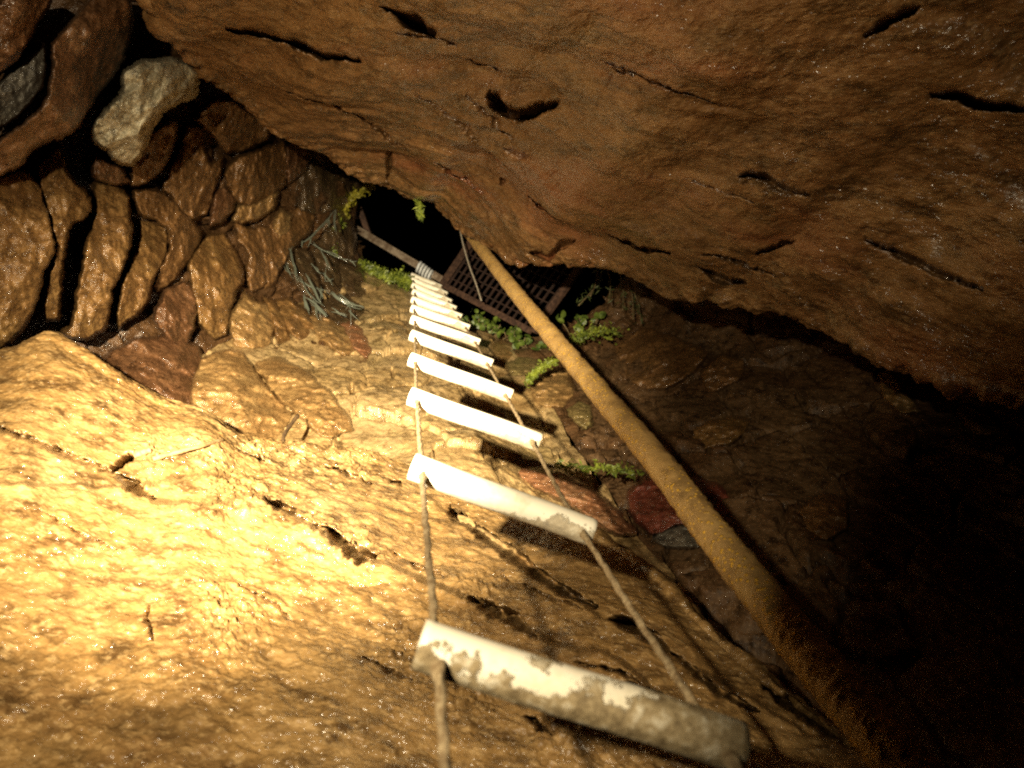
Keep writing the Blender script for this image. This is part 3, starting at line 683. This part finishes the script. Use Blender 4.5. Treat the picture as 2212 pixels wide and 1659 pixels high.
def rung_mesh():
    Lh = 0.176; R = 0.0255; r = 0.0215; n = 28; m = 40
    V = []; Fc = []
    for i in range(m + 1):
        x = -Lh + 2 * Lh * i / m
        for k in range(n):
            t = 2 * math.pi * k / n; e = 1 + 0.03 * math.sin(x * 23) * math.cos(t)
            V.append((x, R * e * math.cos(t), R * e * math.sin(t)))
    for i in range(m):
        for k in range(n): Fc.append((i * n + k, (i + 1) * n + k, (i + 1) * n + (k + 1) % n, i * n + (k + 1) % n))
    for e, row in ((-1, 0), (1, m)):
        b = len(V)
        for k in range(n):
            t = 2 * math.pi * k / n; V.append((e * (Lh + 0.0005), r * math.cos(t), r * math.sin(t)))
        b2 = len(V)
        for k in range(n):
            t = 2 * math.pi * k / n; V.append((e * (Lh - 0.05), r * math.cos(t), r * math.sin(t)))
        for k in range(n):
            k2 = (k + 1) % n; o = row * n
            f = [(o + k, o + k2, b + k2, b + k), (b + k, b + k2, b2 + k2, b2 + k)]
            Fc += f if e < 0 else [x[::-1] for x in f]
        Fc.append(tuple(b2 + k for k in range(n)))
    return V, Fc
rv, rf = rung_mesh()
rung0 = None
ro = np.array(ladder.location)
for i in range(12):
    if i < 2:
        me = bpy.data.meshes.new('rung'); me.from_pydata(rv, [], rf); me.update()
        me.polygons.foreach_set('use_smooth', [len(p.vertices) == 4 for p in me.polygons])
        me.materials.append(M['pvc_mud'] if i == 0 else M['pvc'])
        o = bpy.data.objects.new('rung', me)
        if i == 1: rung0 = o
        if i == 0: o['label'] = 'lowest white rung half coated in brown mud'
    else:
        o = rung0.copy()
    COL.objects.link(o)
    a, b = Vector(LA[i]), Vector(RA[i])
    xa = (b - a).normalized(); up = Vector(UP); za = xa.cross(up).normalized(); ya = za.cross(xa)
    ln = (b - a).length
    mt = Matrix((xa, ya, za)).transposed().to_4x4(); mt.translation = (a + b) / 2 - Vector(ro)
    o.parent = ladder; o.matrix_local = mt @ Matrix.Diagonal((ln / 0.352, 1, 1, 1))
def rope_pts(side, frac, jit):
    pts = []
    for i in range(12):
        a, b = LA[i], RA[i]; p = a + (b - a) * frac
        pts.append(p)
    first = pts[0] - (pts[1] - pts[0]) * 0.75
    top = at(908, 583, DEP[11] + 0.3)
    pts = [first] + pts + [top]
    q = spline(pts, 1100)
    nn = np.stack([fbm(q * 9, 3, jit), fbm(q * 9, 3, jit + 1), fbm(q * 9, 3, jit + 2)], -1)
    return q + 0.0012 * nn
def twisted(q, rad, sides=12, lay=0.055):
    """three-strand rope: the outline turns with the lay"""
    n = len(q); T = np.gradient(q, axis=0); sl = np.concatenate([[0], np.cumsum(np.linalg.norm(np.diff(q, axis=0), axis=1))]); T /= np.linalg.norm(T, axis=1)[:, None]
    a = np.cross(T, np.array([0.31, 0.77, 0.55])); a /= np.linalg.norm(a, axis=1)[:, None]; b = np.cross(T, a)
    t = np.linspace(0, 2 * math.pi, sides, endpoint=False)
    rr = rad[:, None] * (1 + 0.20 * np.cos(3 * t[None, :] - 2 * math.pi * sl[:, None] / lay))
    V = q[:, None, :] + rr[..., None] * (a[:, None, :] * np.cos(t)[None, :, None] + b[:, None, :] * np.sin(t)[None, :, None])
    i = np.arange(n - 1)[:, None] * sides; k = np.arange(sides)[None, :]; k2 = (k + 1) % sides
    return V.reshape(-1, 3), np.stack([i + k, i + k2, i + sides + k2, i + sides + k], -1).reshape(-1, 4)
for side, fr in ((0, 0.055), (1, 0.93)):
    q = rope_pts(side, fr, 40 + side)
    rad = np.full(len(q), 0.0047) * (1 + 0.12 * fbm(q * 7, 2, 9))
    for i in range(12):                                             # a knot under every rung
        c = LA[i] + (RA[i] - LA[i]) * fr - (LA[1] - LA[0]) / np.linalg.norm(LA[1] - LA[0]) * 0.034
        rad = rad * (1 + 0.6 * np.exp(-(((q - c) ** 2).sum(-1)) / 0.013 ** 2))
    v, f = twisted(q, rad)
    mesh_obj('side_rope', v, f, M['rope'], ladder)
M['knot'] = plain_mat('pale_wrapping', (0.35, 0.36, 0.36), (0.62, 0.64, 0.66), 0.5, 60.0, 0.01)
parts = []
for k in range(5):                                                  # lashing round the beam
    c0 = at(905 + k * 6, 577 + k * 4.5, 7.05); th = np.linspace(0, 2 * math.pi, 18)
    e1 = at(905, 577, 7.05) - at(898, 592, 7.05); e1 /= np.linalg.norm(e1)
    parts.append(tube([c0 + 0.05 * (math.cos(t) * e1 + math.sin(t) * FWD) for t in th], 0.014, 8))
v, f = join(parts); mesh_obj('lashing', v, f, M['knot'], ladder)

# ------------------------------------------------------------------ pole, cord
M['pole'], nt, b = mat('rusty_yellow_pole'); L = nt.links
tc = N(nt, 'ShaderNodeTexCoord')
n1 = N(nt, 'ShaderNodeTexNoise', Scale=14.0, Detail=6.0, Roughness=0.65); L.new(tc.outputs['Object'], n1.inputs['Vector'])
n2 = N(nt, 'ShaderNodeTexNoise', Scale=4.0, Detail=3.0); L.new(tc.outputs['Object'], n2.inputs['Vector'])
vo = N(nt, 'ShaderNodeTexVoronoi', Scale=85.0); L.new(tc.outputs['Object'], vo.inputs['Vector'])
base = ramp(nt, n1.outputs[0], [(0.3, (0.16, 0.095, 0.032)), (0.5, (0.30, 0.185, 0.064)), (0.7, (0.37, 0.24, 0.085))])
patch = ramp(nt, n2.outputs[0], [(0.36, (0,) * 3), (0.46, (1,) * 3)])
dots = ramp(nt, vo.outputs[0], [(0.26, (1,) * 3), (0.36, (0,) * 3)])
fd = math_n(nt, 'MULTIPLY', patch, dots)
L.new(mix(nt, fd, base, (0.56, 0.32, 0.035)), b.inputs['Base Color'])
b.inputs['Roughness'].default_value = 0.6
bm = N(nt, 'ShaderNodeBump', Strength=0.8, Distance=1.0)
L.new(math_n(nt, 'ADD', math_n(nt, 'MULTIPLY', fd, 0.004), math_n(nt, 'MULTIPLY', n1.outputs[0], 0.006)), bm.inputs['Height']); L.new(bm.outputs[0], b.inputs['Normal'])
pp = [(978,462,5.35),(1016,508,4.95),(1100,615,3.62),(1185,718,2.85),(1298,852,2.25),(1415,990,1.83),(1530,1140,1.52),(1645,1285,1.30),(1745,1410,1.16),(1890,1580,1.02),(2050,1760,0.92)]
q = spline([at(*p) for p in pp], 260)
a0 = np.array([at(*pp[0]), at(*pp[-1])])
ts = np.linspace(0, 1, 260)
rad = 0.036 + 0.002 * ts + 0.0025 * fbm(np.stack([ts * 60, ts * 0, ts * 0], -1), 3, 4)
v, f = tube(q, rad, 26, True, 0.04, 5)
tag(mesh_obj('pole', v, f, M['pole']), 'long yellow brown speckled pole leaning up the shaft right of the ladder', 'pole')
M['cord'] = plain_mat('grey_cord', (0.18, 0.15, 0.11), (0.34, 0.30, 0.24), 0.7, 80.0, 0.002)
q = spline([at(980,445,6.4), at(992,490,6.3), at(1001,530,6.2), at(1014,575,6.1), at(1027,610,6.0), at(1040,650,5.9)], 40)
v, f = tube(q, 0.007, 8); tag(mesh_obj('cord', v, f, M['cord']), 'thin grey cord hanging in front of the rusty grate', 'cord')
q = spline([at(972,765,4.3), at(974,790,4.2), at(975,812,4.1)], 12)
v, f = tube(q, 0.016, 10); tag(mesh_obj('stub', v, f, M['cord']), 'short pale upright stub behind the upper rungs', 'stub')

# ------------------------------------------------------------------ beam and grate over the shaft mouth
M['beam'] = plain_mat('weathered_steel', (0.10, 0.065, 0.04), (0.24, 0.19, 0.14), 0.55, 14.0, 0.004, metal=0.2)
M['rust'] = plain_mat('rusty_iron', (0.03, 0.014, 0.009), (0.085, 0.044, 0.027), 0.7, 25.0, 0.006)
M['rust_dark'] = plain_mat('dark_rusty_iron', (0.014, 0.007, 0.005), (0.034, 0.015, 0.010), 0.7, 25.0, 0.004)
p0, p1 = at(742, 478, 7.35), at(968, 612, 7.05)
dv = (p1 - p0) / np.linalg.norm(p1 - p0); sd = np.cross(dv, FWD); sd /= np.linalg.norm(sd); nv_ = np.cross(sd, dv)
root = empty('steel_beam', p0, 'weathered steel beam across the shaft mouth, ladder lashed to its end', 'beam')
v, f = join([box_between(p0, p1, sd * 0.036, nv_ * 0.006), box_between(p0 + nv_ * 0.0075 + sd * 0.03, p1 + nv_ * 0.0075 + sd * 0.03, sd * 0.006, nv_ * 0.0005 + nv_ * 0.0), box_between(p0 + sd * 0.031 + nv_ * 0.045, p1 + sd * 0.031 + nv_ * 0.045, sd * 0.005, nv_ * 0.039)])
mesh_obj('girder', v, f, M['beam'], root, smooth=False)
p2, p3 = at(776, 448, 7.4), at(800, 516, 7.33)
v, f = box_between(p2, p3, sd * 0.02 + dv * 0.02, nv_ * 0.02)
mesh_obj('brace', v, f, M['rust'], root, smooth=False)
A, B, C = at(955, 614, 6.9), at(1036, 494, 6.75), at(1152, 718, 6.0)
ab, ac = B - A, C - A
lab_, lac = np.linalg.norm(ab), np.linalg.norm(ac); ab /= lab_; ac = ac / lac
gn = np.cross(ab, ac); gn /= np.linalg.norm(gn)
lab_ *= 2.2
groot = empty('iron_grate', A, 'rusty iron grate tilted across the shaft mouth behind the pole', 'grate')
wf = 0.028
v, f = join([box_between(A, A + ab * lab_, ac * wf, gn * 0.02), box_between(A + ac * lac, A + ac * lac + ab * lab_, ac * wf, gn * 0.02),
             box_between(A + ac * (wf + 0.002), A + ac * (lac - wf - 0.002), ab * wf, gn * 0.0195), box_between(A + ab * lab_ + ac * (wf + .002), A + ab * lab_ + ac * (lac - wf - .002), ab * wf, gn * 0.0195)])
mesh_obj('frame', v, f, M['rust'], groot, smooth=False)
parts = []
k = 1
while k * 0.082 < lac - 0.04:
    c = A + ac * (k * 0.082); parts.append(box_between(c + ab * wf, c + ab * (lab_ - wf), ac * 0.006, gn * 0.010)); k += 1
k = 1
while k * 0.095 < lab_ - 0.04:
    c = A + ab * (k * 0.095); parts.append(box_between(c + ac * wf + gn * 0.002, c + ac * (lac - wf) + gn * 0.002, ab * 0.006, gn * 0.007)); k += 1
v, f = join(parts); mesh_obj('grille', v, f, M['rust_dark'], groot, smooth=False)

# ------------------------------------------------------------------ plants
def leaf_mat(name, a, bcol):
    m, nt, b = mat(name); L = nt.links
    tc = N(nt, 'ShaderNodeTexCoord'); n = N(nt, 'ShaderNodeTexNoise', Scale=18.0, Detail=3.0); L.new(tc.outputs['Object'], n.inputs['Vector'])
    L.new(ramp(nt, n.outputs[0], [(0.35, a), (0.65, bcol)]), b.inputs['Base Color'])
    b.inputs['Roughness'].default_value = 0.5
    return m
M['moss'] = leaf_mat('moss_green', (0.05, 0.075, 0.010), (0.20, 0.24, 0.025))
M['moss_y'] = leaf_mat('yellow_moss', (0.16, 0.15, 0.015), (0.34, 0.30, 0.03))
M['leaf'] = leaf_mat('leaf_green', (0.03, 0.055, 0.008), (0.10, 0.14, 0.018))
M['fern'] = leaf_mat('dim_fern_green', (0.025, 0.035, 0.010), (0.07, 0.09, 0.025))
M['stem'] = plain_mat('brown_stem', (0.10, 0.07, 0.03), (0.2, 0.15, 0.07), 0.7, 40.0, 0.002)
def leaf(c, size, ln, r, roundish=False):
    d = r.normal(size=3); d /= np.linalg.norm(d); e = np.cross(d, r.normal(size=3)); e /= np.linalg.norm(e); nn = np.cross(d, e)
    if roundish:
        V = [c + size * (math.cos(t) * d + math.sin(t) * e) + nn * size * 0.2 * math.cos(2 * t) for t in np.linspace(0, 2 * math.pi, 9)[:-1]] + [c + nn * size * 0.15]
        return V, [(k, (k + 1) % 8, 8) for k in range(8)]
    V = [c - d * ln * 0.5, c + e * size * 0.5 + nn * size * .15, c + d * ln * 0.5, c - e * size * 0.5 + nn * size * .15]
    return V, [(0, 1, 2, 3)]
def moss(name, pts, spread, count, size, m, label, cat='moss', group=None, ln=None, seed=0, roundish=False):
    """a clump of leaf-sized faces strewn round the polyline pts of (px, py, d)"""
    r = np.random.default_rng(seed)
    q = np.array([at(*p) for p in pts]); 
    q = spline(q, 80) if len(pts) > 2 else np.linspace(q[0], q[-1], 80)
    parts = []
    for k in range(count):
        c = q[r.integers(0, 80)] + r.normal(size=3) * spread * (0.5 + 0.7 * abs(math.sin(k * 0.7)))
        s = size * r.uniform(0.5, 1.4)
        parts.append(leaf(c, s, (ln or size * 2) * r.uniform(0.6, 1.4), r, roundish))
    parts.append(tube(q + 0.004 * r.normal(size=q.shape), spread * 0.22, 6))        # the matted runner the leaves grow from
    v, f = join(parts)
    return tag(mesh_obj(name, v, f, m, smooth=False), label, cat, group)
GM = 'moss clumps round the shaft mouth'
moss('moss_clump', [(775,572,6.5),(800,583,6.45),(825,592,6.45),(850,600,6.4),(872,602,6.4),(884,618,6.4)], 0.03, 900, 0.022, M['moss'], 'bright green moss clump left of the upper rungs', group=GM, seed=1)
moss('moss_clump', [(782,600,6.3),(796,622,6.2),(806,640,6.2)], 0.016, 260, 0.022, M['moss_y'], 'yellow green moss strand hanging down left of the ladder', group=GM, seed=2)
moss('moss_clump', [(815,640,6.2),(838,652,6.1),(862,660,6.1)], 0.014, 200, 0.018, M['moss_y'], 'thin yellowish moss line below the bright clump', group=GM, seed=3)
moss('moss_clump', [(808,398,6.5),(780,415,6.5),(757,430,6.5),(745,455,6.5),(744,480,6.5),(735,500,6.45)], 0.020, 420, 0.024, M['moss_y'], 'yellow moss edging the left rim of the shaft mouth', group=GM, seed=4)
moss('moss_clump', [(722,470,6.3),(730,490,6.3),(715,505,6.2),(718,530,6.15),(716,550,6.1)], 0.026, 380, 0.022, M['moss'], 'green moss hanging above the white wet streaks', group=GM, seed=5)
moss('moss_clump', [(1140,826,4.35),(1150,812,4.35),(1165,798,4.35),(1182,786,4.35),(1200,780,4.35)], 0.012, 700, 0.012, M['moss'], 'curved arc of green moss left of the pole', group=GM, seed=6)
moss('moss_clump', [(1210,760,4.9),(1240,735,5.0),(1270,722,5.0),(1300,715,4.9),(1330,720,4.7)], 0.030, 300, 0.016, M['moss'], 'straggling dark green moss right of the pole', group=GM, seed=7)
moss('moss_clump', [(690,720,5.0),(712,738,4.95),(735,758,4.9)], 0.018, 240, 0.018, M['moss'], 'green mossy streak on the tan stone left of the ladder', group=GM, seed=8)
moss('moss_clump', [(665,812,4.35),(690,830,4.3),(722,858,4.2)], 0.014, 220, 0.016, M['moss'], 'lowest green mossy streak above the bright slab', group=GM, seed=9)
moss('moss_clump', [(1200,1003,3.15),(1250,1010,3.05),(1320,1012,2.95),(1370,1020,2.9)], 0.014, 180, 0.014, M['moss'], 'dark green moss line beside the long orange stone', group=GM, seed=10)
GP = 'small leafy plants below the grate'
def plant(pts, n, size, label, seed, rise=0.10):
    r = np.random.default_rng(seed); base = np.array([at(*p) for p in pts])
    root = empty('leafy_plant', base.mean(0), label, 'plant', GP)
    lv = []; sv = []
    for k in range(n):
        b0 = base[0] + (base[-1] - base[0]) * r.uniform() ; 
        tip = b0 + UP * rise * r.uniform(0.3, 1.1) + RIGHT * r.normal() * 0.04 - FWD * r.uniform(0.0, 0.12)
        sv.append(tube([b0, (b0 + tip) / 2 + RIGHT * 0.01, tip], 0.004, 5))
        for j in range(3): lv.append(leaf(tip + r.normal(size=3) * size * 0.7, size * r.uniform(0.6, 1.15), 0, r, True))
    v, f = join(lv); mesh_obj('leaves', v, f, M['leaf'], root, smooth=False)
    v, f = join(sv); mesh_obj('stem', v, f, M['stem'], root)
plant([(1012,702,6.1),(1050,716,6.05)], 9, 0.030, 'round leaved plant just right of the upper rungs', 1, .10)
plant([(1058,722,6.0),(1110,742,5.9)], 12, 0.032, 'round leaved plant in the middle of the ledge under the grate', 2, .10)
plant([(1105,745,5.8),(1165,765,5.6)], 13, 0.030, 'leafy plant touching the left side of the pole', 3, .10)
plant([(1225,742,5.4),(1275,722,5.3)], 8, 0.030, 'leafy sprig standing right of the pole', 4, .16)
hs = moss('hanging_plant', [(902,425,4.75),(906,448,4.72),(910,472,4.7)], 0.010, 130, 0.013, M['moss'], 'single green frond dangling from the overhang over the shaft mouth', 'plant', ln=0.05, seed=21)
fr = empty('fern', at(1340, 600, 5.2), 'drooping dim fern under the overhang right of the grate', 'fern')
r = np.random.default_rng(5); lv = []; sv = []
for (x0, y0, x1, y1) in ((1290,575,1275,640),(1310,570,1315,650),(1335,575,1345,670),(1350,580,1368,690),(1300,590,1250,660),(1360,610,1385,700)):
    q = spline([at(x0, y0, 5.2), at((x0 + x1) / 2 + 6, (y0 + y1) / 2, 5.15), at(x1, y1, 5.0)], 24)
    sv.append(tube(q, 0.005, 5))
    for p in q[3:]:
        lv.append(leaf(p + r.normal(size=3) * 0.018, 0.010, 0.06, r))
v, f = join(lv); mesh_obj('fronds', v, f, M['fern'], fr, smooth=False)
v, f = join(sv); mesh_obj('stem', v, f, M['stem'], fr)

rts = [[(355,1025),(410,1130),(470,1250)],[(220,805),(240,890),(280,1090)],[(180,930),(205,980),(225,1030)],[(415,950),(440,985),(475,1010)],[(495,1000),(530,1050),(565,1095)],[(330,1190),(350,1250),(382,1310)],
       [(400,1220),(450,1300),(520,1370)],[(550,1170),(640,1235),(830,1290)],[(560,1290),(620,1330),(690,1370)],[(700,1310),(735,1350),(775,1388)],[(440,1120),(465,1165),(490,1210)],[(592,480),(582,560),(588,650)],
       [(535,550),(540,575),(546,605)],[(705,900),(735,915),(765,945)],[(310,745),(315,770),(322,795)],[(630,1180),(700,1240),(760,1260)],[(340,1200),(420,1260),(470,1300)],[(375,715),(385,740),(384,760)],[(470,800),(500,880),(540,980)],[(425,1240),(430,1320),(450,1390)],[(310,745),(375,715),(535,550),(592,480)],[(384,760),(470,800),(600,870),(705,900)],[(225,1030),(330,1090),(410,1130),(560,1160)]]
M['root'], nt, b = mat('wet_pale_root'); b.inputs['Base Color'].default_value = (0.10, 0.115, 0.09, 1); b.inputs['Roughness'].default_value = 0.2; b.inputs['Specular IOR Level'].default_value = 1.0
r = np.random.default_rng(12); parts = []
for i, st in enumerate(rts):
    p = np.array(c2(st)); w = 5.35 - 0.0018 * (p[:, 0] - 650) * -1 - 0.003 * (p[:, 1] - 560) - 0.22 + (0.16 if i >= 20 else 0)
    for m_ in range(3 if i < 12 else 2):
        q = spline([at(x + r.normal() * 4 * m_, y + r.normal() * 4 * m_, d) for (x, y), d in zip(p, w)], 20)
        parts.append(tube(q + 0.006 * np.stack([fbm(q * 12, 2, i), fbm(q * 12, 2, i + 1), fbm(q * 12, 2, i + 2)], -1), (0.0085 if i in (0, 5, 6, 7) else 0.0048) * np.sin(np.linspace(0.25, 2.9, 20)) * (0.6 if m_ else 1), 7))
v, f = join(parts)
tag(mesh_obj('wet_roots', v, f, M['root']), 'glistening whitish root strands streaming over the dark wet stones left of the opening', 'roots')

# ------------------------------------------------------------------ litter on the slab
M['white'] = plain_mat('pale_fragment', (0.5, 0.45, 0.36), (0.75, 0.72, 0.65), 0.5, 40.0, 0.004)
M['stick'] = plain_mat('pale_stick', (0.20, 0.125, 0.05), (0.34, 0.22, 0.10), 0.7, 60.0, 0.004)
M['twig'] = plain_mat('dark_twig', (0.07, 0.04, 0.018), (0.16, 0.095, 0.04), 0.7, 60.0, 0.004)
def stick(pts, rad, m, name, label, cat):
    q = spline([cam2world(on_slope(x, y, l)) if d is None else at(x, y, d) for x, y, l, d in pts], 24)
    t = np.linspace(0, 1, 24)
    v, f = tube(q, rad * (1.05 - 0.25 * t + 0.12 * np.sin(t * 23)), 9, True, 0.07, int(pts[0][0]))
    tag(mesh_obj(name, v, f, m), label, cat)
stick([(56,1034,.012,None),(72,1030,.012,None),(88,1024,.012,None)], 0.0115, M['white'], 'plastic_fragment', 'short broken white pipe fragment lying alone at the left of the slab', 'fragment')
stick([(290,984,.014,None),(308,978,.016,None),(326,972,.014,None)], 0.010, M['stick'], 'pipe_fragment', 'pale stubby fragment lying on mud beside a black hole', 'fragment')
stick([(330,992,.012,None),(390,975,.03,None),(440,962,.03,None),(482,950,.012,None)], 0.007, M['stick'], 'stick', 'pale straight stick lying on the bright slab ledge', 'stick')
stick([(643,898,0,3.05),(625,922,0,2.9),(614,940,0,2.75),(611,958,0,2.65)], 0.008, M['twig'], 'twig', 'short dark twig propped above the bright slab ledge', 'twig')
